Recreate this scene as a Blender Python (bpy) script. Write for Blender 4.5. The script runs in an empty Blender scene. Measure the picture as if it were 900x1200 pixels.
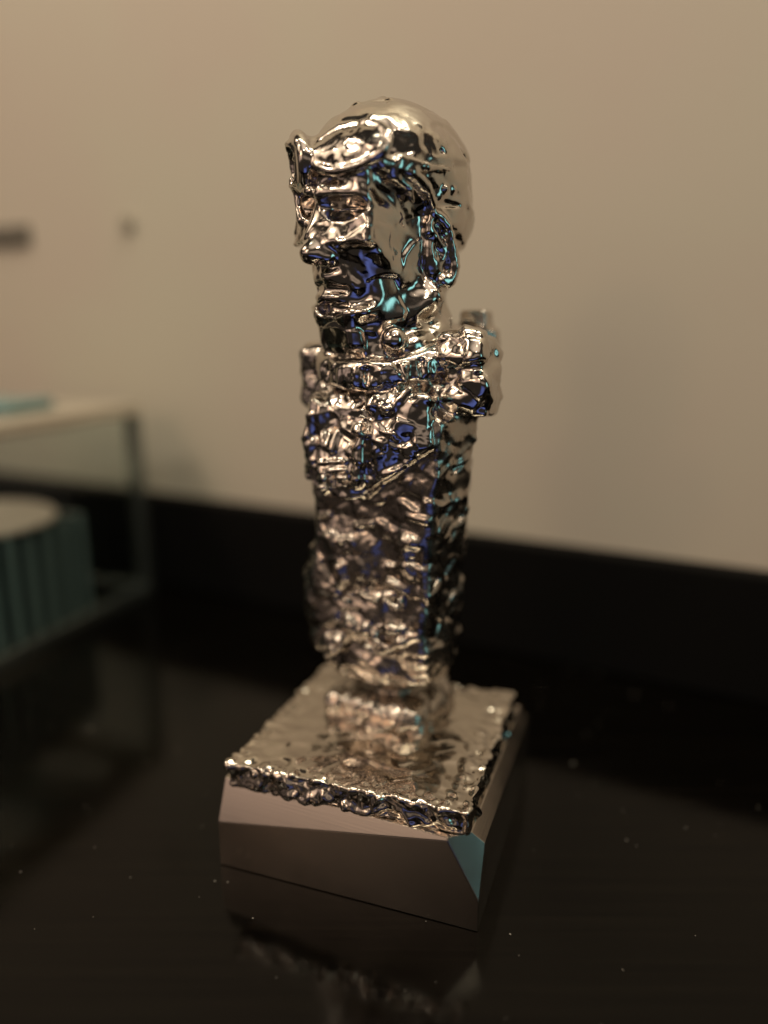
import bpy, bmesh, math, random
import numpy as np
from mathutils import Vector, Matrix

# ------------------------------------------------------------------ camera, world, lamps
sc = bpy.context.scene
COL = sc.collection
MM = 0.001
CAM_Z, PITCH, FPX = 0.2295, 0.241, 900.0          # metres, radians, focal length in photo pixels
cam_d = bpy.data.cameras.new('camera')
cam = bpy.data.objects.new('camera', cam_d); COL.objects.link(cam)
cam.location = (0, 0, CAM_Z)
cam.rotation_euler = (math.pi / 2 - PITCH, 0, 0)
cam_d.sensor_fit = 'HORIZONTAL'; cam_d.sensor_width = 36; cam_d.lens = 36
cam_d.clip_start = 0.01; cam_d.clip_end = 100
cam_d.dof.use_dof = True; cam_d.dof.focus_distance = 0.302; cam_d.dof.aperture_fstop = 2.3
sc.camera = cam

world = bpy.data.worlds.new('World'); sc.world = world; world.use_nodes = True
bg = world.node_tree.nodes['Background']
bg.inputs['Color'].default_value = (1.0, 0.83, 0.68, 1); bg.inputs['Strength'].default_value = 0.03

sc.view_settings.view_transform = 'Standard'; sc.view_settings.look = 'None'
sc.view_settings.exposure = 0.0; sc.view_settings.gamma = 1.0
sc.cycles.max_bounces = 10; sc.cycles.glossy_bounces = 6; sc.cycles.transmission_bounces = 10
sc.cycles.sample_clamp_indirect = 4.0
sc.cycles.caustics_reflective = False; sc.cycles.caustics_refractive = False

def area(name, loc, target, sx, sy, power, color, shape='RECTANGLE'):
    d = bpy.data.lights.new(name, 'AREA'); d.shape = shape; d.size = sx
    if shape in ('RECTANGLE', 'ELLIPSE'): d.size_y = sy
    d.energy = power; d.color = color
    d.use_nodes = True; nt = d.node_tree; em = nt.nodes['Emission']      # diffuser: brightest in the middle, fading to its rim
    ge = nt.nodes.new('ShaderNodeNewGeometry'); sp = nt.nodes.new('ShaderNodeSeparateXYZ'); nt.links.new(ge.outputs['Parametric'], sp.inputs[0])
    fac = None
    for ax in ('X', 'Y'):
        if shape == 'DISK': break
        a = nt.nodes.new('ShaderNodeMath'); a.operation = 'SUBTRACT'; a.inputs[0].default_value = 1.0; nt.links.new(sp.outputs[ax], a.inputs[1])
        m = nt.nodes.new('ShaderNodeMath'); m.operation = 'MULTIPLY'; nt.links.new(sp.outputs[ax], m.inputs[0]); nt.links.new(a.outputs[0], m.inputs[1])
        k = nt.nodes.new('ShaderNodeMath'); k.operation = 'MULTIPLY'; k.inputs[1].default_value = 6.0; nt.links.new(m.outputs[0], k.inputs[0])
        if fac is None: fac = k
        else:
            t = nt.nodes.new('ShaderNodeMath'); t.operation = 'MULTIPLY'; nt.links.new(fac.outputs[0], t.inputs[0]); nt.links.new(k.outputs[0], t.inputs[1]); fac = t
    if fac is not None: nt.links.new(fac.outputs[0], em.inputs['Strength'])
    o = bpy.data.objects.new(name, d); COL.objects.link(o); o.location = loc
    o.rotation_euler = (Vector(target) - Vector(loc)).to_track_quat('-Z', 'Y').to_euler()
    return o
STAT = (0.01, 0.34, 0.2)
WARM = (1.0, 0.80, 0.58)
area('ceiling_bounce_fill', (0.2, -0.9, 2.0), (0.0, -0.2, 0.3), 2.6, 1.8, 7.0, (1.0, 0.80, 0.62))  # unseen fill light standing in for the lit ceiling
area('far_room_fill', (0.3, -2.4, 0.75), STAT, 3.4, 1.1, 1.8, (1.0, 0.78, 0.62))  # added fill in place of the dim wall behind the camera
area('side_room_fill', (-1.25, -1.0, 0.72), STAT, 1.3, 1.1, 2.6, (1.0, 0.72, 0.55))  # added pinkish fill for wall bounce, reflected in the block's chamfer
area('front_left_fill', (-1.05, -1.02, 1.08), STAT, 0.9, 0.5, 2.0, (1.0, 0.74, 0.54))  # fill added to brighten the block's front as mirrored in the table
area('low_room_fill', (-2.0, -0.4, 0.45), STAT, 1.8, 0.7, 0.9, (1.0, 0.72, 0.60))  # weak fill standing in for the unseen room at left
area('upper_left_fill', (-1.35, 0.10, 1.30), STAT, 1.3, 1.0, 4.6, (1.0, 0.78, 0.57))  # broad unseen fill added for gold reflections on cheek and goggle lens
area('ceiling_downlight', (-1.00, 0.12, 1.22), STAT, 0.20, 0.20, 3.0, (1.0, 0.86, 0.68), 'DISK')
area('wall_wash_lamp', (0.15, 0.05, 1.75), (0.1, 0.72, 0.35), 1.5, 0.25, 12.0, (1.0, 0.93, 0.71))
area('ceiling_downlight.001', (0.05, -0.75, 1.15), STAT, 0.14, 0.14, 1.6, (1.0, 0.83, 0.62), 'DISK')
area('ceiling_downlight.002', (0.62, -0.35, 1.30), STAT, 0.14, 0.14, 1.4, WARM, 'DISK')
area('orange_lamp', (-1.10, -0.80, 0.80), STAT, 0.16, 0.16, 0.7, (1.0, 0.55, 0.28), 'DISK')
area('teal_window_lamp', (1.10, -0.62, 0.34), STAT, 0.36, 0.90, 1.0, (0.32, 0.80, 0.84))
area('blue_fill', (0.0, -0.34, -0.23), STAT, 0.75, 0.44, 0.24, (0.18, 0.28, 1.0))  # unseen blue fill added for reflections on down-facing metal

# ------------------------------------------------------------------ helpers
def P(px, py, Y):
    """world point (mm) seen at photo position px,py when it stands Y mm in front of the camera"""
    x = (px - 450) / FPX; z = (600 - py) / FPX
    c, s = math.cos(PITCH), math.sin(PITCH)
    dy = c + z * s; dz = z * c - s
    t = Y / dy
    return np.array([x * t, Y, CAM_Z * 1000 + dz * t])

def new_mat(name):
    m = bpy.data.materials.new(name); m.use_nodes = True
    nt = m.node_tree; return m, nt, nt.nodes['Principled BSDF']
def node(nt, kind, **kw):
    n = nt.nodes.new(kind)
    for k, v in kw.items():
        if k in n.inputs: n.inputs[k].default_value = v
        else: setattr(n, k, v)
    return n
def ramp(nt, fac, lo, hi, a, b):
    r = node(nt, 'ShaderNodeMapRange'); nt.links.new(fac, r.inputs['Value'])
    r.inputs['From Min'].default_value = lo; r.inputs['From Max'].default_value = hi
    r.inputs['To Min'].default_value = a; r.inputs['To Max'].default_value = b
    return r.outputs['Result']

def chrome_mat(name, base, r0, r1, bump_s, bump_d, scale2=900):
    m, nt, p = new_mat(name)
    p.inputs['Base Color'].default_value = (*base, 1); p.inputs['Metallic'].default_value = 1
    tc = node(nt, 'ShaderNodeTexCoord')
    n1 = node(nt, 'ShaderNodeTexNoise', Scale=160.0, Detail=3.0)
    nt.links.new(tc.outputs['Object'], n1.inputs['Vector'])
    nt.links.new(ramp(nt, n1.outputs['Fac'], .35, .7, r0, r1), p.inputs['Roughness'])
    n2 = node(nt, 'ShaderNodeTexNoise', Scale=float(scale2), Detail=2.0)
    nt.links.new(tc.outputs['Object'], n2.inputs['Vector'])
    b = node(nt, 'ShaderNodeBump', Strength=bump_s, Distance=bump_d)
    nt.links.new(n2.outputs['Fac'], b.inputs['Height']); nt.links.new(b.outputs['Normal'], p.inputs['Normal'])
    return m
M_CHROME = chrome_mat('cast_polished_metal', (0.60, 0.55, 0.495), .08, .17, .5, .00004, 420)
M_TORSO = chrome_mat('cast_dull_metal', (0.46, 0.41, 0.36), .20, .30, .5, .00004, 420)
M_SLAB = chrome_mat('cast_plate_metal', (0.62, 0.56, 0.49), .07, .22, .5, .00008, 400)

def satin_mat():
    m, nt, p = new_mat('satin_machined_metal')
    p.inputs['Base Color'].default_value = (0.52, 0.465, 0.41, 1); p.inputs['Metallic'].default_value = 1
    tc = node(nt, 'ShaderNodeTexCoord'); mp = node(nt, 'ShaderNodeMapping')
    mp.inputs['Scale'].default_value = (30, 30, 1500)
    nt.links.new(tc.outputs['Object'], mp.inputs['Vector'])
    n = node(nt, 'ShaderNodeTexNoise', Scale=1.0, Detail=4.0); nt.links.new(mp.outputs['Vector'], n.inputs['Vector'])
    n3 = node(nt, 'ShaderNodeTexNoise', Scale=45.0, Detail=5.0); nt.links.new(tc.outputs['Object'], n3.inputs['Vector'])
    nt.links.new(ramp(nt, n3.outputs['Fac'], .3, .7, .19, .27), p.inputs['Roughness'])
    b = node(nt, 'ShaderNodeBump', Strength=.10, Distance=.0001)
    nt.links.new(n.outputs['Fac'], b.inputs['Height']); nt.links.new(b.outputs['Normal'], p.inputs['Normal'])
    return m
M_SATIN = satin_mat()

def link_mesh(name, verts, faces, mat, parent=None, smooth=False, normals=None):
    me = bpy.data.meshes.new(name)
    me.from_pydata([tuple(v) for v in verts], [], [tuple(f) for f in faces]); me.update()
    me.materials.append(mat)
    if smooth: me.polygons.foreach_set('use_smooth', [True] * len(me.polygons))
    if normals is not None: me.normals_split_custom_set_from_vertices([tuple(n) for n in normals])
    o = bpy.data.objects.new(name, me); COL.objects.link(o)
    if parent: o.parent = parent
    return o
def from_bm(name, bm, mat, parent=None, smooth=False):
    me = bpy.data.meshes.new(name); bm.normal_update(); bm.to_mesh(me); bm.free(); me.materials.append(mat)
    if smooth: me.polygons.foreach_set('use_smooth', [True] * len(me.polygons))
    o = bpy.data.objects.new(name, me); COL.objects.link(o)
    if parent: o.parent = parent
    return o
def tag(o, label, cat, group=None):
    o['label'] = label; o['category'] = cat
    if group: o['group'] = group
def structure(o): o['kind'] = 'structure'; return o
def box_bm(sx, sy, sz, loc=(0, 0, 0), bevel=0.0, seg=2):
    bm = bmesh.new(); bmesh.ops.create_cube(bm, size=1)
    bmesh.ops.scale(bm, vec=(sx, sy, sz), verts=bm.verts)
    if bevel: bmesh.ops.bevel(bm, geom=bm.edges[:], offset=bevel, segments=seg, affect='EDGES', profile=.5)
    bmesh.ops.translate(bm, vec=loc, verts=bm.verts)
    return bm

# ------------------------------------------------------------------ the setting: table, back rail, wall
WYAW = math.radians(-27.5)                         # the wall runs away to the left
wdir = Vector((math.cos(WYAW), math.sin(WYAW), 0)); wnrm = Vector((math.sin(WYAW), -math.cos(WYAW), 0))  # towards the room
W0 = Vector(P(560, 632, 520.0)) * MM               # a point on the rail's top front edge
RAIL_H = W0.z
W0 = Vector((W0.x, W0.y, 0))

def table_mat():
    m, nt, p = new_mat('black_stained_wood')
    tc = node(nt, 'ShaderNodeTexCoord'); mp = node(nt, 'ShaderNodeMapping')
    mp.inputs['Rotation'].default_value = (0, 0, math.radians(24)); mp.inputs['Scale'].default_value = (6, 220, 1)
    nt.links.new(tc.outputs['Object'], mp.inputs['Vector'])
    g = node(nt, 'ShaderNodeTexNoise', Scale=1.0, Detail=5.0, Roughness=.6); nt.links.new(mp.outputs['Vector'], g.inputs['Vector'])
    cr = node(nt, 'ShaderNodeValToRGB')
    cr.color_ramp.elements[0].color = (0.0010, 0.0008, 0.0006, 1); cr.color_ramp.elements[1].color = (0.0040, 0.0032, 0.0022, 1)
    cr.color_ramp.elements[0].position = .35; cr.color_ramp.elements[1].position = .75
    nt.links.new(g.outputs['Fac'], cr.inputs['Fac']); nt.links.new(cr.outputs['Color'], p.inputs['Base Color'])
    s = node(nt, 'ShaderNodeTexNoise', Scale=25.0, Detail=6.0); nt.links.new(tc.outputs['Object'], s.inputs['Vector'])
    nt.links.new(ramp(nt, s.outputs['Fac'], .35, .7, .09, .16), p.inputs['Roughness'])
    p.inputs['IOR'].default_value = 1.28
    b = node(nt, 'ShaderNodeBump', Strength=.10, Distance=.0002)
    nt.links.new(g.outputs['Fac'], b.inputs['Height']); nt.links.new(b.outputs['Normal'], p.inputs['Normal'])
    return m
def wall_mat():
    m, nt, p = new_mat('painted_plaster')
    tc = node(nt, 'ShaderNodeTexCoord')
    n = node(nt, 'ShaderNodeTexNoise', Scale=5.0, Detail=3.0); nt.links.new(tc.outputs['Object'], n.inputs['Vector'])
    cr = node(nt, 'ShaderNodeValToRGB')
    cr.color_ramp.elements[0].color = (0.60, 0.525, 0.44, 1); cr.color_ramp.elements[1].color = (0.60, 0.56, 0.455, 1)
    cr.color_ramp.elements[0].position = .35; cr.color_ramp.elements[1].position = .65
    nt.links.new(n.outputs['Fac'], cr.inputs['Fac']); nt.links.new(cr.outputs['Color'], p.inputs['Base Color'])
    p.inputs['Roughness'].default_value = .6
    n2 = node(nt, 'ShaderNodeTexNoise', Scale=400.0, Detail=3.0); nt.links.new(tc.outputs['Object'], n2.inputs['Vector'])
    b = node(nt, 'ShaderNodeBump', Strength=.15, Distance=.001)
    nt.links.new(n2.outputs['Fac'], b.inputs['Height']); nt.links.new(b.outputs['Normal'], p.inputs['Normal'])
    return m
def plain_mat(name, col, rough, metal=0.0, noise=.15, scale=60.0):
    m, nt, p = new_mat(name)
    tc = node(nt, 'ShaderNodeTexCoord')
    n = node(nt, 'ShaderNodeTexNoise', Scale=scale, Detail=3.0); nt.links.new(tc.outputs['Object'], n.inputs['Vector'])
    mx = node(nt, 'ShaderNodeMix', data_type='RGBA'); nt.links.new(n.outputs['Fac'], mx.inputs['Factor'])
    mx.inputs['A'].default_value = (*[c * (1 - noise) for c in col], 1); mx.inputs['B'].default_value = (*[min(1, c * (1 + noise)) for c in col], 1)
    nt.links.new(mx.outputs['Result'], p.inputs['Base Color'])
    p.inputs['Roughness'].default_value = rough; p.inputs['Metallic'].default_value = metal
    return m
M_TABLE = table_mat(); M_WALL = wall_mat()
M_RAIL = plain_mat('black_rail_paint', (0.0022, 0.0019, 0.0016), .85)
M_RAIL.node_tree.nodes['Principled BSDF'].inputs['Specular IOR Level'].default_value = .15

# table top: front edge 6 cm in front of the camera foot, back edge under the rail
RAIL_T = 0.018
a, b = W0 - wdir * 1.6 - wnrm * RAIL_T, W0 + wdir * 1.4 - wnrm * RAIL_T
poly = [Vector((-1.5, 0.12, 0)), Vector((1.6, 0.12, 0)), b, a]
bm = bmesh.new()
top = [bm.verts.new(v) for v in poly]; bot = [bm.verts.new(v - Vector((0, 0, .035))) for v in poly]
bm.faces.new(top); bm.faces.new(bot[::-1])
for i in range(4): bm.faces.new((top[(i + 1) % 4], top[i], bot[i], bot[(i + 1) % 4]))
bmesh.ops.recalc_face_normals(bm, faces=bm.faces)
structure(from_bm('table_top', bm, M_TABLE))
def along_wall(name, u0, u1, off0, off1, z0, z1, mat, bevel=0.0):
    bm = box_bm(u1 - u0, abs(off1 - off0), z1 - z0, bevel=bevel)
    o = from_bm(name, bm, mat)
    c = W0 + wdir * ((u0 + u1) / 2) + wnrm * ((off0 + off1) / 2)
    o.location = (c.x, c.y, (z0 + z1) / 2); o.rotation_euler = (0, 0, WYAW)
    return o
structure(along_wall('back_rail', -1.6, 1.4, -RAIL_T, 0, .0005, RAIL_H, M_RAIL, .002))
structure(along_wall('wall', -3.0, 3.0, -RAIL_T - .1, -RAIL_T - .001, -.8, 2.6, M_WALL))

def wall_point(px, py):
    """where the sight line through px,py meets the wall face"""
    d = Vector(P(px, py, 1000.0)) * MM - Vector((0, 0, CAM_Z)); o = Vector((0, 0, CAM_Z))
    q = W0 - wnrm * (RAIL_T + .001)
    t = (q - o).dot(wnrm) / d.dot(wnrm)
    return o + d * t
M_SIGN = plain_mat('grey_sign_plate', (0.15, 0.135, 0.11), .5)
M_SIGN2 = plain_mat('grey_sign_print', (0.24, 0.215, 0.18), .5)
M_KNOB = plain_mat('beige_plastic', (0.40, 0.36, 0.29), .5)
c = wall_point(10, 277)
root = from_bm('wall_sign', box_bm(.062, .004, .0175, bevel=.0008), M_SIGN)
root.location = c + wnrm * .0022; root.rotation_euler = (0, 0, WYAW)
tag(root, 'small dark grey sign plate fixed on the beige wall', 'sign')
o = from_bm('pale_strip', box_bm(.050, .0012, .0035), M_SIGN2, root); o.location = (0, -.0027, .001)
c = wall_point(151, 262)
bm = bmesh.new(); bmesh.ops.create_cone(bm, cap_ends=True, segments=32, radius1=.0065, radius2=.0055, depth=.006)
bmesh.ops.bevel(bm, geom=[e for e in bm.edges if len(e.link_faces) == 2 and e.calc_face_angle() > .8], offset=.001, segments=2, affect='EDGES')
o = from_bm('wall_button', bm, M_KNOB); o.location = c + wnrm * .0032; o.rotation_euler = (math.pi / 2, 0, WYAW)
tag(o, 'small round beige button on the wall beside the grey sign plate', 'button')

# ------------------------------------------------------------------ the statuette: machined block and cast plate
BYAW = -0.342
U = 100.0
CX, CY = 1.7, 323.6                                 # mm, middle of the plate
SLAB_Z = CAM_Z * 1000 - 180.1                       # top of the plate above the table
SB = 114.4
bdir = np.array([math.cos(BYAW), math.sin(BYAW), 0]); bback = np.array([-math.sin(BYAW), math.cos(BYAW), 0])
stat = bpy.data.objects.new('statuette', None); COL.objects.link(stat)
stat.location = (CX * MM, CY * MM, 0)
stat['label'] = 'shiny cast metal bust of a pilot with raised goggles on a faceted block'
stat['category'] = 'statuette'
BLOCK_H = SLAB_Z - 11.0
def base_block():
    h = SB / 2; H = BLOCK_H
    bm = box_bm(SB, SB, H, (0, 0, H / 2 + .15))
    def cut(p0, p1, p2):
        p0, p1, p2 = Vector(p0), Vector(p1), Vector(p2)
        n = (p1 - p0).cross(p2 - p0).normalized()
        if n.dot(Vector((0, 0, H / 2)) - p0) > 0: n = -n
        r = bmesh.ops.bisect_plane(bm, geom=bm.verts[:] + bm.edges[:] + bm.faces[:], plane_co=p0, plane_no=n, clear_outer=True)
        bmesh.ops.holes_fill(bm, edges=[e for e in bm.edges if e.is_boundary], sides=0)
    # front chamfer: deep at the left corner, running out towards the front corner
    cut((-h, -h, H - 17), (-h, -h + 7.5, H), (h - 9, -h, H - .5))
    # narrow bevel along the right-hand top edge
    cut((h, h, H - 5), (h - 5, h, H), (h - 5, -h, H))
    # triangular corner facet
    cut((h - 13.5, -h, H), (h, -h, H - 25), (h, -h + 11, H))
    bmesh.ops.scale(bm, vec=(MM, MM, MM), verts=bm.verts)
    bmesh.ops.bevel(bm, geom=bm.edges[:], offset=.00035, segments=2, affect='EDGES', profile=.5)
    return bm
o = from_bm('base_block', base_block(), M_SATIN, stat); o.rotation_euler = (0, 0, BYAW)

# ------------------------------------------------------------------ volume sculpting
class Vol:
    def __init__(s, lo, hi, h):
        s.lo = np.array(lo, float); s.h = h
        s.n = np.ceil((np.array(hi) - s.lo) / h).astype(int) + 1
        s.d = np.full(s.n, 50.0, np.float32); s.best = np.full(s.n, 1e3, np.float32); s.pid = np.zeros(s.n, np.uint8)
        s.ax = [(s.lo[i] + np.arange(s.n[i]) * h).astype(np.float32) for i in range(3)]
    def sl(s, c, r):
        c = np.array(c, float); r = np.ones(3) * r
        i0 = np.clip(np.floor((c - r - s.lo) / s.h).astype(int), 0, s.n - 1); i1 = np.clip(np.ceil((c + r - s.lo) / s.h).astype(int) + 1, 1, s.n)
        sl = tuple(slice(int(a), int(b)) for a, b in zip(i0, i1))
        X = s.ax[0][sl[0]][:, None, None]; Y = s.ax[1][sl[1]][None, :, None]; Z = s.ax[2][sl[2]][None, None, :]
        return sl, X, Y, Z
    def put(s, sl, f, k, pid, carve=False):
        d = s.d[sl]
        if carve:
            g = -f; hh = np.maximum(k - np.abs(d - g), 0) / k
            s.d[sl] = np.maximum(d, g) + hh * hh * k * .25
        else:
            hh = np.maximum(k - np.abs(d - f), 0) / k
            s.d[sl] = np.minimum(d, f) - hh * hh * k * .25
            b = s.best[sl]; m = f < b
            b[m] = f[m] if f.shape == b.shape else np.broadcast_to(f, b.shape)[m]
            s.pid[sl][m] = pid
    def ell(s, c, r, R=None, k=2.0, pid=1, carve=False, cut=None):
        r = np.ones(3) * r; R = np.eye(3) if R is None else R
        sl, X, Y, Z = s.sl(c, r.max() + k + 3)
        X, Y, Z = X - c[0], Y - c[1], Z - c[2]
        q = [(R[i][0] * X + R[i][1] * Y + R[i][2] * Z) for i in range(3)]
        k0 = np.sqrt(sum((q[i] / r[i]) ** 2 for i in range(3))); k1 = np.sqrt(sum((q[i] / r[i] ** 2) ** 2 for i in range(3)))
        f = (k0 * (k0 - 1) / np.maximum(k1, 1e-6)).astype(np.float32)
        if cut:
            for n, p in cut:                        # keep the side the normal points away from
                n = np.array(n, float); n /= np.linalg.norm(n); p = np.array(p) - c
                f = np.maximum(f, n[0] * (X - p[0]) + n[1] * (Y - p[1]) + n[2] * (Z - p[2]))
        s.put(sl, f.astype(np.float32), k, pid, carve)
    def box(s, c, hs, rad, R=None, k=2.0, pid=1, carve=False, cut=None, taper=0.0):
        hs = np.array(hs, float); R = np.eye(3) if R is None else R
        sl, X, Y, Z = s.sl(c, np.linalg.norm(hs) + k + 3)
        X, Y, Z = X - c[0], Y - c[1], Z - c[2]
        q = [(R[i][0] * X + R[i][1] * Y + R[i][2] * Z) for i in range(3)]
        if taper:
            sc_ = 1 + taper * np.clip(q[2] / hs[2], -1, 1); q[0] = q[0] / sc_; q[1] = q[1] / sc_
        e = [np.abs(q[i]) - (hs[i] - rad) for i in range(3)]
        f = np.sqrt(sum(np.maximum(x, 0) ** 2 for x in e)) + np.minimum(np.maximum(np.maximum(e[0], e[1]), e[2]), 0) - rad
        if cut:
            for n, p in cut:
                n = np.array(n, float); n /= np.linalg.norm(n); p = np.array(p) - c
                f = np.maximum(f, n[0] * (X - p[0]) + n[1] * (Y - p[1]) + n[2] * (Z - p[2]))
        s.put(sl, f.astype(np.float32), k, pid, carve)
    def cap(s, a, b, ra, rb=None, k=2.0, pid=1, carve=False):
        rb = ra if rb is None else rb
        a = np.array(a, float); b = np.array(b, float)
        sl, X, Y, Z = s.sl((a + b) / 2, np.abs(b - a) / 2 + max(ra, rb) + k + 3)
        v = b - a; L = max(float(v @ v), 1e-6)
        X, Y, Z = X - a[0], Y - a[1], Z - a[2]
        t = np.clip((X * v[0] + Y * v[1] + Z * v[2]) / L, 0, 1)
        f = np.sqrt((X - t * v[0]) ** 2 + (Y - t * v[1]) ** 2 + (Z - t * v[2]) ** 2) - (ra + (rb - ra) * t)
        s.put(sl, f.astype(np.float32), k, pid, carve)
    def chain(s, pts, rs, **kw):
        if np.isscalar(rs): rs = [rs] * len(pts)
        for i in range(len(pts) - 1): s.cap(pts[i], pts[i + 1], rs[i], rs[i + 1], **kw)
    def mesh(s):
        d = s.d; ins = d < 0
        c = ins.astype(np.int8)
        cnt = sum(c[i:c.shape[0] - 1 + i, j:c.shape[1] - 1 + j, k:c.shape[2] - 1 + k] for i in (0, 1) for j in (0, 1) for k in (0, 1))
        act = (cnt > 0) & (cnt < 8)
        I = np.argwhere(act); idx = np.full(act.shape, -1, np.int64); idx[act] = np.arange(len(I))
        off = np.array([(i, j, k) for i in (0, 1) for j in (0, 1) for k in (0, 1)])
        val = np.stack([d[I[:, 0] + o[0], I[:, 1] + o[1], I[:, 2] + o[2]] for o in off], 1)
        acc = np.zeros((len(I), 3)); n = np.zeros(len(I))
        for p in range(8):
            for q in range(p + 1, 8):
                if np.abs(off[p] - off[q]).sum() != 1: continue
                va, vb = val[:, p], val[:, q]; m = (va < 0) != (vb < 0)
                t = va[m] / (va[m] - vb[m])
                acc[m] += off[p] + t[:, None] * (off[q] - off[p]); n[m] += 1
        V = s.lo + (I + acc / n[:, None]) * s.h
        F = []
        for ax in range(3):
            a1, a2 = (ax + 1) % 3, (ax + 2) % 3
            A = np.take(ins, range(0, ins.shape[ax] - 1), ax); B = np.take(ins, range(1, ins.shape[ax]), ax)
            for flip, m in ((False, A & ~B), (True, ~A & B)):
                E = np.argwhere(m)
                E = E[(E[:, a1] > 0) & (E[:, a2] > 0)]
                qs = []
                for (u, v) in ((0, 0), (1, 0), (1, 1), (0, 1)):
                    e = E.copy(); e[:, a1] -= 1 - u; e[:, a2] -= 1 - v
                    e = np.minimum(e, np.array(idx.shape) - 1); qs.append(idx[e[:, 0], e[:, 1], e[:, 2]])
                q = np.stack(qs, 1); q = q[(q >= 0).all(1)]
                F.append(q[:, ::-1] if flip else q)
        F = np.concatenate(F)
        g = np.clip(np.round((V - s.lo) / s.h).astype(int), 0, s.n - 1)
        return V, F, s.pid[g[:, 0], g[:, 1], g[:, 2]]

def vnormals(V, F):
    n = np.cross(V[F[:, 2]] - V[F[:, 0]], V[F[:, 3]] - V[F[:, 1]])
    N = np.zeros_like(V)
    for i in range(4): np.add.at(N, F[:, i], n)
    return N / np.maximum(np.linalg.norm(N, axis=1, keepdims=True), 1e-9)
def hash3(I, seed):
    x = (I[:, 0] * 73856093 ^ I[:, 1] * 19349663 ^ I[:, 2] * 83492791 ^ (seed * 2654435761 % (1 << 31))).astype(np.uint64)
    out = []
    for k in range(4):
        x = (x * np.uint64(6364136223846793005) + np.uint64(1442695040888963407)); y = x ^ (x >> np.uint64(29))
        out.append(((y >> np.uint64(20)) & np.uint64(0xFFFFFF)).astype(np.float64) / 0xFFFFFF)
    return np.stack(out, 1)
def dabs(V, cell, seed, tilt=.5, sharp=6.0):
    """height of overlapping clay dabs: each dab is a small tilted plane, neighbours blend along ridges"""
    p = V / cell; I0 = np.floor(p).astype(np.int64)
    num = np.zeros(len(V)); den = np.zeros(len(V))
    for i in (-1, 0, 1):
        for j in (-1, 0, 1):
            for k in (-1, 0, 1):
                I = I0 + np.array([i, j, k]); r = hash3(I, seed); t = hash3(I, seed + 77)
                v = p - (I + r[:, :3]); d2 = (v * v).sum(1)
                w = np.exp(-sharp * d2)
                num += w * ((v * (t[:, :3] - .5) * 2 * tilt).sum(1) + (t[:, 3] - .5) * tilt * .6); den += w
    return cell * num / np.maximum(den, 1e-12)
def vnoise(V, cell, seed):
    p = V / cell; I0 = np.floor(p).astype(np.int64); f = p - I0; f = f * f * (3 - 2 * f)
    out = np.zeros(len(V))
    for i in (0, 1):
        for j in (0, 1):
            for k in (0, 1):
                w = (f[:, 0] if i else 1 - f[:, 0]) * (f[:, 1] if j else 1 - f[:, 1]) * (f[:, 2] if k else 1 - f[:, 2])
                out += w * (hash3(I0 + np.array([i, j, k]), seed)[:, 3] * 2 - 1)
    return out

# ---- cast plate (built square to its own axes, then turned)
PS = 52.3
pv = Vol((-PS - 4, -PS - 4, -14), (PS + 4, PS + 4, 8), .8)
pv.box((0, 0, -5.6), (PS, PS, 5.6), 1.2, pid=1)
V, F, _ = pv.mesh(); N = vnormals(V, F)
edge = np.maximum(np.abs(V[:, 0]), np.abs(V[:, 1]))
rough = .35 + .65 * np.clip((edge - 33) / 12, 0, 1)
dd = dabs(V, 7.5, 5, .22, 7) * rough + dabs(V, 3.2, 9, .35, 7) * np.clip((edge - 40) / 8, 0.08, 1) + vnoise(V, 14, 3) * .35 * rough
side = np.abs(N[:, 2]) < .6
dd[side] *= 1.5
V = V + N * dd[:, None] + np.array([-.8, -2.4, 0])
c_, s_ = math.cos(BYAW), math.sin(BYAW)
Vw = np.c_[V[:, 0] * c_ - V[:, 1] * s_, V[:, 0] * s_ + V[:, 1] * c_, V[:, 2] + SLAB_Z]
link_mesh('cast_plate', Vw * MM, F, M_SLAB, stat, True)

# ---- the figure
Y0 = 341.0
NAMES = {1: 'head', 2: 'flight_cap', 3: 'goggle_frame', 4: 'goggle_lens', 5: 'goggle_lens', 6: 'goggle_strap', 7: 'ear', 8: 'collar', 9: 'collar_button',
         10: 'coat_front', 11: 'shoulder', 12: 'shoulder', 13: 'back_fitting', 14: 'torso', 15: 'foot_mound', 16: 'ear', 17: 'strap_end', 18: 'collar_roll', 19: 'rivet', 20: 'rivet'}
vol = Vol((-52, Y0 - 62, SLAB_Z - 4), (56, Y0 + 56, SLAB_Z + 276), .6)
def zr(row, Y=Y0): return P(450, row, Y)[2]
A = math.radians(50); Fh = np.array([-math.sin(A), -math.cos(A), 0]); Sh = np.array([math.cos(A), -math.sin(A), 0]); UP = np.array([0, 0, 1.0])
RH = np.stack([Fh, Sh, UP])
hx = P(458, 240, Y0)[0]
def H(f, s, row):
    q = np.array([hx, Y0, 0]) + f * Fh + s * Sh
    return q + UP * zr(row, q[1])
def tilt(R, ang):                                   # lean a frame back about its side axis
    c, s = math.cos(ang), math.sin(ang)
    return np.stack([c * R[0] + s * R[2], R[1], -s * R[0] + c * R[2]])
B = math.radians(27); Fb = np.array([-math.sin(B), -math.cos(B), 0]); Sb = np.array([math.cos(B), -math.sin(B), 0]); RB = np.stack([Fb, Sb, UP])
bx = P(456, 600, Y0)[0]
def T(f, s, row):
    q = np.array([bx, Y0, 0]) + f * Fb + s * Sb
    return q + UP * zr(row, q[1])
rnd = random.Random(4)

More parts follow.
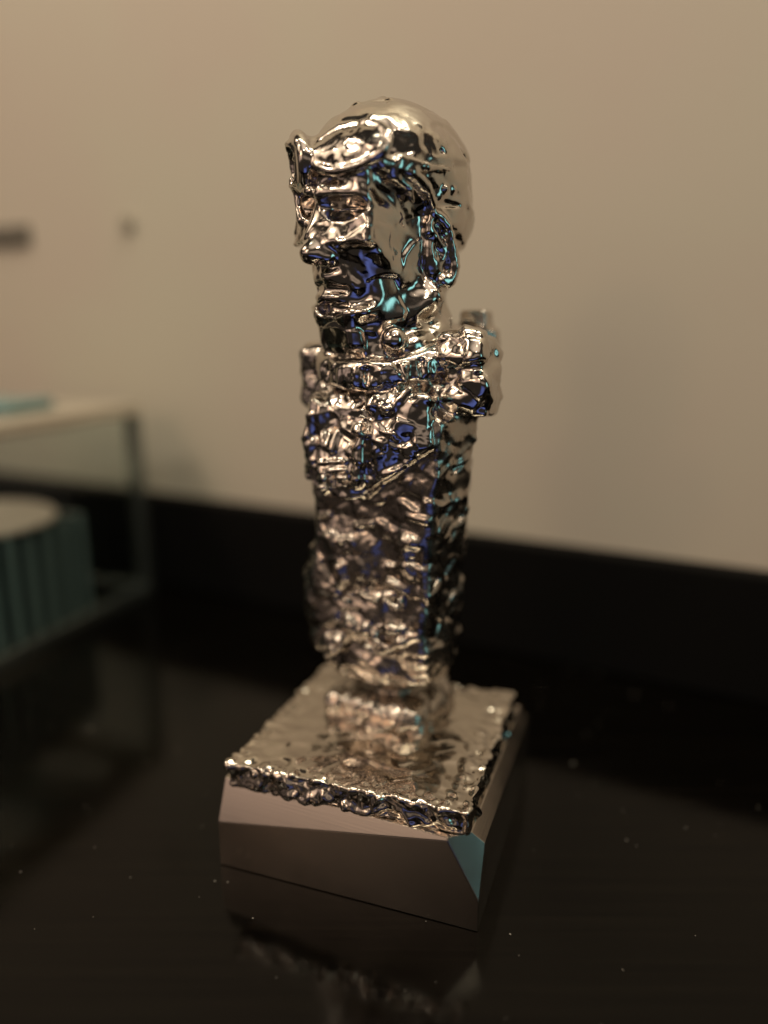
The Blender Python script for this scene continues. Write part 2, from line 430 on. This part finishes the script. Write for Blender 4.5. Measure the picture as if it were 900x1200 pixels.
# foot mound and torso
vol.box(T(0, 1, 828), (22, 26, 12), 6, RB, k=4, pid=15)
vol.ell(T(3, 2, 845), (25, 30, 8), RB, k=5, pid=15)
vol.box(T(-1, 1, 630), (22, 29.5, 62), 5, RB, k=6, pid=14, taper=.06)
vol.ell(T(1, 1, 762), (21, 26, 16), RB, k=8, pid=14)
vol.ell(T(9, -24, 690), (14, 14, 26), RB, k=8, pid=14)
for q_ in ((4, -34, 655, 10, -36, 668), (12, -35, 676, 4, -37, 690), (2, -37, 700, 14, -35, 712), (14, -33, 722, 4, -36, 735), (18, -31, 690, 20, -27, 705), (16, -30, 645, 8, -32, 640)):
    vol.cap(T(*q_[:3]), T(*q_[3:]), 3.2, 2.4, k=3, pid=14)                # rough lumps on the far hip
vol.ell(T(13, -8, 650), (11, 16, 20), RB, k=5, pid=14)
vol.ell(T(13, -4, 722), (11, 20, 13), RB, k=4, pid=14)
vol.ell(T(12, -28, 738), (9, 7, 10), RB, k=4, pid=14)
vol.ell(T(4, 24, 745), (12, 9, 16), RB, k=6, pid=14)
vol.box(T(17, 22, 670), (4.5, 5.5, 42), 2, RB, k=4, pid=14)               # standing edge that faces the camera
def fold(f, s0, r0, s1, r1, ra, rb, k=2.0, carve=False):
    vol.cap(T(f, s0, r0), T(f, s1, r1), ra, rb, k=k, pid=14, carve=carve)
for i in range(34):                                                         # folds and pressed lumps on the front
    row = rnd.uniform(592, 770); s0 = rnd.uniform(-22, 22)
    base = 22.2 if abs(s0) > 14 or row < 620 else 24
    fold(base, s0, row, s0 + rnd.uniform(-8, 8), row + rnd.uniform(-10, 12), rnd.uniform(1.0, 2.2), rnd.uniform(.8, 1.5), rnd.uniform(1.5, 3.5))
for i in range(20):
    s0 = rnd.uniform(-22, 20); row = rnd.uniform(600, 765)
    fold(25.4, s0, row, s0 + rnd.uniform(-7, 7), row + rnd.uniform(-9, 12), 1.7, 1.1, 1.2, True)
C43 = math.radians(43); F43 = np.array([-math.sin(C43), -math.cos(C43), 0]); S43 = np.array([math.cos(C43), -math.sin(C43), 0])
Sd = S43 * math.cos(.10) - UP * math.sin(.10); Ud = UP * math.cos(.10) + S43 * math.sin(.10)
wc = np.array([20.0, 324.3, zr(632, 324)])
vol.box(wc, (13, 10, 56), 2.5, np.stack([F43, Sd, Ud]), k=2.5, pid=14)
def side(u, v, o=9.6): return wc + F43 * u + Ud * v + Sd * o
for i in range(22):                                                         # slanting strokes down the near side
    u = rnd.uniform(-12, 6); v = rnd.uniform(-48, 48)
    vol.cap(side(u, v), side(u + rnd.uniform(4, 9), v - rnd.uniform(1, 6), 9.4), rnd.uniform(.8, 1.9), rnd.uniform(.5, 1.2), k=1.6, pid=14, carve=(i % 4 == 3))
for i in range(5):
    v = -18 - i * 5.5; vol.cap(side(10, v - 3.5, 9.8), side(-2, v + 2, 9.8), .9, .7, k=.9, pid=14)

# coat front: a pointed bib that overhangs the torso
tip = T(27, -8, 580)
cuts = [((Sb * .62 - UP * .78), tip + Sb * 9), ((-Sb * .50 - UP * .86), tip - Sb * 9), (-UP, tip)]
vol.box(T(3, 0, 526), (25.5, 29.5, 26), 7, RB, k=1.2, pid=10, cut=cuts, taper=-.05)
vol.ell(T(20, -8, 540), (12, 15, 22), RB, k=3, pid=10, cut=cuts)
vol.box(T(14, 15, 508), (15.5, 13, 18), 4, np.stack([Fb * .96 + Sb * .28, Sb * .96 - Fb * .28, UP]), k=3, pid=10, cut=cuts)
vol.cap(T(27, -19, 475), T(30, -15, 560), 2.2, 2.6, k=2, pid=10)
vol.cap(T(30, 2, 505), T(31, 1, 568), 2.6, 2.0, k=2, pid=10)
for r0 in (541, 551, 561, 571): vol.cap(T(32, -17, r0 + 1), T(32.5, -4, r0 - 1), .9, .8, k=.8, pid=10)
vol.chain([T(30, 3, 488), T(31, 8, 494), T(30.8, 12, 505), T(30, 17, 510), T(28, 22, 527)], [1.0, .8, 1.0, .8, .6], k=.8, pid=10)
vol.chain([T(31, 8, 494), T(31, 9, 515)], [.8, .6], k=.8, pid=10)
vol.chain([T(30, -5, 480), T(31, -8, 500), T(32.5, -10, 535)], [1.8, 1.3, .9], k=1.2, carve=True)
vol.chain([T(26, 4, 462), T(30, 7, 478), T(27, 13, 460)], [1.6, 2.4, 1.6], k=1.5, pid=10)
vol.chain([T(26, 16, 456), T(30, 14, 480), T(26, 22, 456)], [1.5, 2.4, 1.5], k=1.5, pid=10)
vol.chain([T(27, -22, 470), T(27, -24, 520), T(26, -22, 556)], [2.0, 2.8, 1.5], k=2, pid=10)

# shoulders
vol.box(T(2, 39, 440), (11.5, 9.0, 16.5), 5, RB, k=4, pid=11)
vol.box(T(4, 38, 414), (12, 11, 8), 5, tilt(RB, .3), k=2, pid=11)
vol.box(T(5, 44, 452), (9, 7, 9), 4, tilt(RB, -.3), k=2, pid=11)
vol.ell(T(10, 36, 468), (6, 9, 6), RB, k=2, pid=11)
vol.box(T(4, 44, 478), (8, 5.5, 3), 2, RB, k=1.5, pid=11)
vol.box(T(0, -32, 440), (12, 9, 15), 6, RB, k=4, pid=12)
vol.ell(T(0, 2, 462), (24, 33, 15), RB, k=5, pid=10)
p13 = P(559, 384, Y0 + 27)
vol.box(p13, (6.0, 6.5, 8.5), 2, RB, k=2, pid=13)
vol.cap(p13 + np.array([2, 0, -6]), np.array(T(-16, 20, 450)), 6, 9, k=4, pid=13)
vol.box(p13 + np.array([5, 0, -7]), (5, 5, 7), 2, RB, k=2, pid=13)

# collar: two rolls round the neck and a round button
nc = np.array([P(458, 420, Y0)[0], Y0, 0])
def ring(R, row_f, row_b, n=60, a0=0, a1=2 * math.pi):
    out = []
    for i in range(n + 1):
        t = a0 + (a1 - a0) * i / n
        q = nc + R * (math.cos(t) * Fb + math.sin(t) * Sb)
        out.append(q + UP * zr(row_f + (row_b - row_f) * (1 - math.cos(t)) / 2, q[1]))
    return out
vol.cap(nc + UP * zr(480), nc + UP * zr(405), 25, 18, k=3, pid=8)
for dr in (-6, 0, 6):
    pts = ring(28.0, 440 + dr, 386 + dr); vol.chain(pts, [4.0 + .5 * math.sin(i * .76) for i in range(len(pts))], k=1.0, pid=8)
pts = ring(21.5, 415, 366); vol.chain(pts, [4.6 + .6 * math.sin(i * .92) for i in range(len(pts))], k=1.0, pid=18)
for i in range(10):                                                          # pleats across the collar
    t = -.7 + i * .22 + rnd.uniform(-.05, .05); n_ = math.cos(t) * Fb + math.sin(t) * Sb; q = nc + 31.6 * n_
    cr_ = (1 - math.cos(t)) / 2 * -56
    vol.cap(q + UP * zr(434 + cr_, q[1]), q + .6 * n_ + UP * zr(451 + cr_, q[1]), rnd.uniform(.8, 1.6), rnd.uniform(.8, 1.3), k=1.0, pid=8, carve=(i % 3 == 1))

# neck and head
vol.cap(H(-9, 0, 330), nc + UP * zr(430), 17.5, 20, k=6, pid=1)
vol.ell(H(1, 0, 208), (33, 26.5, 26.5), RH, k=4, pid=1)
vol.ell(H(-8, 0, 252), (27, 25, 34), RH, k=6, pid=1)
vol.ell(H(10, 0, 322), (24, 20.5, 28), RH, k=6, pid=1)
vol.box(H(11, 0, 288), (22, 21.0, 30), 5, RH, k=5, pid=1, taper=.12)
vol.box(H(18.5, 0, 378), (13, 12.5, 9.5), 4, tilt(RH, -.2), k=5, pid=1)
for s in (-1, 1):
    vol.box(H(26.0, s * 11.5, 274), (9.5, 11.5, 9.5), 3, tilt(np.stack([Fh * .95 + Sh * s * .3, Sh * .95 - Fh * s * .3, UP]), .32), k=4, pid=1)   # cheekbone plane
    vol.cap(H(18, s * 8, 389), H(-2, s * 20.5, 350), 6.5, 7.0, k=6, pid=1)    # jaw
    vol.cap(H(37, s * 4, 227), H(30, s * 20, 226), 3.6, 3.0, k=2.5, pid=1)    # brow
    vol.ell(H(37, s * 12.5, 243), (11.0, 11.5, 4.4), np.stack([Fh * .94 + Sh * s * .34, Sh * .94 - Fh * s * .34, UP]), k=1.2, carve=True)  # deep eye slit
    vol.box(H(37, s * 20, 328), (10, 14, 12), 4, tilt(np.stack([Fh * .80 + Sh * s * .6, Sh * .80 - Fh * s * .6, UP]), -.30), k=2.5, carve=True)             # hollow cheek
    vol.ell(H(36, s * 5.0, 301), (4.2, 3.4, 3.2), RH, k=2, pid=1)             # nostril wing
    vol.ell(H(39, s * 3.2, 307), (4, 2.6, 2.4), RH, k=1.2, carve=True)
    vol.cap(H(32, s * 9, 305), H(28, s * 13, 335), 2.0, 1.6, k=2.5, pid=1)    # fold beside the mouth
vol.cap(H(33.0, 0, 246), H(38.5, 0, 290), 4.0, 5.0, k=4.5, pid=1)
vol.ell(H(40.5, 0, 296), (5.2, 5.0, 4.4), RH, k=2, pid=1)
vol.ell(H(25.5, 0, 335), (9, 13, 14), RH, k=4, pid=1)
vol.ell(H(32, 0, 324), (4.4, 9, 3.0), RH, k=2, pid=1)
vol.ell(H(31, 0, 350), (4.4, 8, 3.0), RH, k=2, pid=1)
vol.chain([H(32, -10, 340), H(37, 0, 337), H(32, 10, 340)], [1.6, 2.2, 1.6], k=1.0, carve=True)
vol.chain([H(30, -8, 362), H(34, 0, 362), H(30, 8, 362)], 2.0, k=2, carve=True)
bt = P(462, 398, Y0 - 26); vol.ell(bt, 5.2, k=.8, pid=9)
# ears
for s in (-1, 1):
    pe = 7 if s > 0 else 16
    e0 = H(-4, s * 22.5, 292)
    def Ept(f, o, z): return e0 + (f + z * .28) * Fh + o * s * Sh + z * UP
    vol.ell(Ept(0, 1, 0), (6.5, 4, 13), RH, k=2, pid=pe)
    ep = [Ept(4.8 * math.cos(t), 4.0 - 1.6 * math.cos(t), 12.5 * math.sin(t)) for t in np.linspace(.5, 5.0, 15)]
    vol.chain(ep, [2.0] * 10 + [2.2, 2.4, 2.6, 2.7, 2.8], k=1.0, pid=pe)
    vol.ell(Ept(1.0, 6.0, 1.5), (3.2, 3.4, 6.5), RH, k=1.5, carve=True)
    vol.cap(Ept(2.5, 3.5, 6), Ept(-1.5, 3.5, -1), 1.6, 1.2, k=1.5, pid=pe)
# flight cap: a close shell over the skull, lower at the back
capn = -UP * math.cos(.40) + Fh * math.sin(.40)
capcut = [(capn, H(30, 0, 208))]
vol.ell(H(0, 0, 206), (36, 29.3, 28.0), RH, k=1.0, pid=2, cut=capcut)
vol.ell(H(-9, 0, 244), (28.4, 27.4, 34), RH, k=3, pid=2, cut=capcut)
vol.chain([H(30, 1, 153), H(18, 2, 130), H(4, 1, 122), H(-8, 0, 125)], [1.2, 1.6, 1.8, .6], k=3, pid=2)
vol.chain([H(24, 12, 148), H(14, 14, 136), H(2, 18, 134)], [1.6, 1.3, .8], k=3, pid=2)
for j, (f, row) in enumerate(((-4, 221), (-9, 222))):
    vol.ell(H(f, 29.3 * math.sqrt(1 - (f / 36) ** 2 - ((zr(row) - zr(206)) / 28.0) ** 2) - .6, row), 1.5, k=.5, pid=19 + j)
vol.cap(H(1, 27.8, 237), H(-13, 27.2, 241), 1.3, .9, k=.5, carve=True)       # slit above the ear
for i in range(9):
    f0 = rnd.uniform(-28, 8); row = rnd.uniform(150, 215)
    q = H(f0, 0, row); zz = (q[2] - zr(206)) / 28.0
    w = 29.3 * math.sqrt(max(.02, 1 - (f0 / 36) ** 2 - zz * zz))
    if w < 14: continue
    vol.cap(H(f0, w, row), H(f0 - 3, w, row + rnd.uniform(4, 10)), .8, .4, k=1.5, pid=2, carve=(i % 2 == 0))
# goggles pushed up on the forehead
Rg = tilt(np.stack([Fh * .97 + Sh * .24, Sh * .97 - Fh * .24, UP]), .46)
g1 = H(32.5, 14.0, 172); g2 = H(37.0, -14.5, 193)
def lens(c, R, pl, ra, rb, tube, dep, dome):
    n = 90; rim = [c - dep * R[0] + R[1] * ra * math.cos(t) + R[2] * rb * math.sin(t) for t in np.linspace(0, 2 * math.pi, n + 1)]
    vol.chain(rim, tube, k=1.0, pid=3)
    vol.ell(c - dep * R[0], (dome, ra - .5, rb - .5), R, k=.7, pid=pl)
lens(g1, Rg, 4, 17.5, 9.4, 1.6, .5, 3.6)
Rf = np.stack([Fh * math.cos(.5) - Sh * math.sin(.5), Sh * math.cos(.5) + Fh * math.sin(.5), UP]); Rf = tilt(Rf, -.12)
lens(g2, Rf, 5, 12.0, 9.6, 2.4, 2.0, 3.0)
vol.cap(g2 - 3 * Rf[0], g2 - 13 * Rf[0], 10.5, 9, k=2, pid=3)
vol.ell(g2 + Rf[0] * 4, (6, 9.5, 7.5), Rf, k=1.0, carve=True)
vol.cap(H(35, 1, 184), H(38, -5, 188), 3.5, 3.5, k=3, pid=3)
vol.cap(H(33.5, 0, 203), H(25, 21, 200), 3.2, 3.2, k=1, pid=3)                 # padded lower edge
vol.cap(H(34.5, -1, 212), H(26, 21, 210), 2.0, 2.0, k=1, pid=3)
for i in range(7): vol.cap(H(31.5 - i * .75, 9 + i * 1.6, 211), H(31.8 - i * .75, 9.2 + i * 1.6, 219), .7, .6, k=.4, pid=3)   # stitches
vol.chain([H(26, 25, 190), H(15, 29, 202), H(7, 29, 220), H(2, 27.5, 238)], [3.6, 3.0, 2.4, 1.9], k=1.2, pid=6)
vol.chain([H(20, 28, 188), H(9, 31, 195), H(-4, 30.5, 199)], [2.8, 1.8, .7], k=1.0, pid=6)
vol.chain([H(22, 27, 205), H(15, 28.5, 221), H(12, 27, 236)], [2.0, 1.5, 1.0], k=1.0, pid=6)
vol.chain([H(37, -17, 212), H(36, -15, 236), H(36, -13, 258)], [1.8, 1.4, 2.2], k=2, pid=17)   # strap end hanging over the far eye

V, F, pid = vol.mesh()
def relax(A_, n, w=.5):
    for _ in range(n):
        acc = np.zeros_like(A_); cnt = np.zeros(len(A_))
        for i, j in ((0, 1), (1, 2), (2, 3), (3, 0)):
            np.add.at(acc, F[:, i], A_[F[:, j]]); np.add.at(cnt, F[:, i], 1)
        A_ = A_ * (1 - w) + w * acc / np.maximum(cnt, 1)[:, None]
    return A_
V = relax(V, 2)
N = vnormals(V, F)
amp = {1: (.42, .28, .25), 2: (.5, .32, .35), 3: (.2, .3, .4), 4: (.25, .5, .6), 5: (.2, .3, .3), 6: (.2, .4, .5), 7: (.3, .4, .3), 8: (.4, .6, .6), 9: (.05, .05, .1),
       10: (.8, .7, .7), 11: (.9, .6, .5), 12: (.9, .6, .5), 13: (.6, .5, .4), 14: (.55, .4, .35), 15: (1.0, .9, .8), 16: (.1, .1, .2), 17: (.2, .3, .3), 18: (.3, .5, .5), 19: (0, 0, 0), 20: (0, 0, 0)}
am = relax(np.array([amp.get(i, (.5, .5, .5)) for i in range(21)])[pid], 6)
patch = np.clip(vnoise(V, 13.0, 57) * 1.2 + .4, 0.03, 1)                     # some areas are worked more than others
Q = V * np.array([1, 1, 1.25])
disp = dabs(Q, 11.0, 11, .24, 12) * am[:, 0] + dabs(Q, 5.0, 23, .17, 12) * am[:, 1] * (.4 + .6 * patch) + (vnoise(Q, 3.2, 31) * .07 + dabs(Q, 2.6, 41, .14, 10)) * am[:, 2] * patch
V = V + N * disp[:, None]
N = vnormals(V, F)
fp = pid[F[:, 0]]
made = {}
parents = {4: 3, 5: 3, 6: 3, 17: 3, 9: 8, 18: 8, 19: 2, 20: 2}
loc = np.array([CX, CY, 0])
for i in (1, 2, 3, 7, 16, 8, 10, 11, 12, 13, 14, 15, 4, 5, 6, 17, 9, 18, 19, 20):
    f = F[fp == i]
    if not len(f): continue
    u, inv = np.unique(f, return_inverse=True)
    par = made[parents[i]] if i in parents else stat
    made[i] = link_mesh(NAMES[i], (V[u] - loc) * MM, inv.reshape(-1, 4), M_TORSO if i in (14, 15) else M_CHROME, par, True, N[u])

# ------------------------------------------------------------------ glass box with upright plates
def pane_mat():
    m, nt, p = new_mat('clear_pane_glass')
    out = nt.nodes['Material Output']; nt.nodes.remove(p)
    tr = node(nt, 'ShaderNodeBsdfTransparent'); tr.inputs['Color'].default_value = (0.955, 0.98, 0.97, 1)
    gl = node(nt, 'ShaderNodeBsdfGlossy', Roughness=.03); gl.inputs['Color'].default_value = (.9, .95, .95, 1)
    fr = node(nt, 'ShaderNodeFresnel', IOR=1.5)
    tc = node(nt, 'ShaderNodeTexCoord'); n = node(nt, 'ShaderNodeTexNoise', Scale=18.0, Detail=2.0)
    nt.links.new(tc.outputs['Object'], n.inputs['Vector'])
    b = node(nt, 'ShaderNodeBump', Strength=.1, Distance=.0005); nt.links.new(n.outputs['Fac'], b.inputs['Height'])
    nt.links.new(b.outputs['Normal'], gl.inputs['Normal'])
    ge = node(nt, 'ShaderNodeNewGeometry'); mu = node(nt, 'ShaderNodeMath', operation='SUBTRACT', use_clamp=True)   # only the outer face of a pane reflects
    nt.links.new(fr.outputs['Fac'], mu.inputs[0]); nt.links.new(ge.outputs['Backfacing'], mu.inputs[1])
    mx = node(nt, 'ShaderNodeMixShader'); nt.links.new(mu.outputs[0], mx.inputs[0])
    nt.links.new(tr.outputs[0], mx.inputs[1]); nt.links.new(gl.outputs[0], mx.inputs[2]); nt.links.new(mx.outputs[0], out.inputs['Surface'])
    return m
M_GLASS = pane_mat()
M_EDGE = plain_mat('bevelled_glass_edge', (0.30, 0.33, 0.31), .18, .9)
M_LIDEDGE = plain_mat('pale_lid_edge', (0.66, 0.60, 0.50), .3, .5)
M_TEAL = plain_mat('teal_plate_glass', (0.05, 0.07, 0.07), .15)
M_PEDGE = plain_mat('frosted_plate_edge', (0.13, 0.18, 0.18), .25)
M_CARD = plain_mat('pale_pink_card', (0.50, 0.42, 0.36), .5)
gx = P(181, 697, 637)                                # far right foot of the box
gx = np.array([gx[0], gx[1], 0]) * MM
BW, BD, BH = .26, .30, .166
gb = bpy.data.objects.new('glass_box', None); COL.objects.link(gb)
gb.location = gx; gb.rotation_euler = (0, 0, BYAW)
tag(gb, 'clear glass box with pale metal edges and a thick lid', 'box')
# local frame: x towards the right (corner at 0), y towards the back (corner at 0)
t_ = .005; e_ = .010
def gpart(name, sx, sy, sz, x, y, z, mat, bevel=.0008, parent=gb):
    o = from_bm(name, box_bm(sx, sy, sz, bevel=bevel), mat, parent); o.location = (x, y, z); return o
gpart('side_pane', t_, BD - 2 * e_ - .002, BH - 2 * e_ - .004, -e_ / 2, -BD / 2, BH / 2, M_GLASS)
gpart('side_pane', t_, BD - 2 * e_ - .002, BH - 2 * e_ - .004, -BW + e_ / 2, -BD / 2, BH / 2, M_GLASS)
gpart('back_pane', BW - 2 * e_ - .002, t_, BH - 2 * e_ - .004, -BW / 2, -e_ / 2, BH / 2, M_GLASS)
gpart('front_pane', BW - 2 * e_ - .002, t_, BH - 2 * e_ - .004, -BW / 2, -BD + e_ / 2, BH / 2, M_GLASS)
for x in (-e_ / 2, -BW + e_ / 2):
    for y in (-e_ / 2, -BD + e_ / 2):
        gpart('corner_post', e_, e_, BH - 2 * e_ - .001, x, y, BH / 2, M_EDGE, .001)
for x in (-e_ / 2, -BW + e_ / 2): gpart('bottom_rail', e_, BD, e_, x, -BD / 2, e_ / 2 + .0005, M_EDGE, .001)
for y in (-e_ / 2, -BD + e_ / 2): gpart('bottom_rail', BW - 2 * e_ - .001, e_, e_, -BW / 2, y, e_ / 2 + .0005, M_EDGE, .001)
w_ = .032                                            # broad flat rim on top
for x in (-w_ / 2, -BW + w_ / 2): gpart('top_rim', w_, BD, e_, x, -BD / 2, BH - e_ / 2, M_LIDEDGE, .0015)
for y in (-w_ / 2, -BD + w_ / 2): gpart('top_rim', BW - 2 * w_ - .001, w_, e_, -BW / 2, y, BH - e_ / 2, M_LIDEDGE, .0015)
gpart('lid', BW - 2 * w_ - .002, BD - 2 * w_ - .002, .006, -BW / 2, -BD / 2, BH - e_ / 2 + .001, M_GLASS, .001)
M_TILE = plain_mat('pale_teal_glass', (0.20, 0.36, 0.36), .12)
for px_, lb in ((-.060, 'pale teal glass tile on the box lid beside the rim'), (-.105, 'pale teal glass tile on the box lid away from the rim')):
    o = from_bm('glass_tile', box_bm(.036, .050, .008, bevel=.0015), M_TILE)
    lp = Vector((px_, -.075, BH + .0032)); lp.rotate(Matrix.Rotation(BYAW, 3, 'Z')); o.location = Vector(gx) + lp; o.rotation_euler = (0, 0, BYAW + .1)
    tag(o, lb, 'glass tile', 'teal tiles on the box lid')
for i in range(7):
    o = from_bm('glass_plate', box_bm(.11, .0085, .085, bevel=.0008), M_TEAL)
    lp = Vector((-.070, -.066 - i * .0175, .0425 + .0005)); lp.rotate(Matrix.Rotation(BYAW, 3, 'Z'))
    o.location = Vector(gx) + lp; o.rotation_euler = (0, 0, BYAW)
    ed = from_bm('polished_edge', box_bm(.0012, .0078, .084, bevel=.0003), M_PEDGE, o); ed.location = (.0556, 0, 0)
    tag(o, 'upright teal glass plate in the row inside the glass box', 'glass plate', 'teal plates standing in the glass box')
bm = bmesh.new(); bmesh.ops.create_cone(bm, cap_ends=True, segments=48, radius1=.062, radius2=.062, depth=.004)
bmesh.ops.bevel(bm, geom=[e for e in bm.edges if e.calc_face_angle(0) > .8], offset=.001, segments=2, affect='EDGES')
o = from_bm('round_tray', bm, M_CARD)
lp = Vector((-.072, -.118, .0881)); lp.rotate(Matrix.Rotation(BYAW, 3, 'Z')); o.location = Vector(gx) + lp
tag(o, 'pale round tray lying on the teal plates in the glass box', 'tray')

# ------------------------------------------------------------------ dust on the table
M_DUST = plain_mat('dust', (0.30, 0.28, 0.25), .8)
vs, fs = [], []
for i in range(170):
    x, y = rnd.uniform(-.25, .3), rnd.uniform(.17, .5); L = rnd.uniform(.00015, .0005) * (2 if rnd.random() < .06 else .8); W = L * rnd.uniform(.3, .9); a_ = rnd.uniform(0, 6.28); h_ = .00012
    k = len(vs)
    for z in (.0002, .0002 + h_):
        for (p_, q_) in ((-1, -1), (1, -1), (1, 1), (-1, 1)):
            u_, v_ = p_ * L, q_ * W; vs.append((x + u_ * math.cos(a_) - v_ * math.sin(a_), y + u_ * math.sin(a_) + v_ * math.cos(a_), z))
    fs += [(k + 4, k + 5, k + 6, k + 7), (k + 3, k + 2, k + 1, k)] + [(k + j, k + (j + 1) % 4, k + 4 + (j + 1) % 4, k + 4 + j) for j in range(4)]
o = link_mesh('dust_specks', vs, fs, M_DUST); o['kind'] = 'stuff'; o['label'] = 'scattered pale dust specks on the black table'; o['category'] = 'dust'
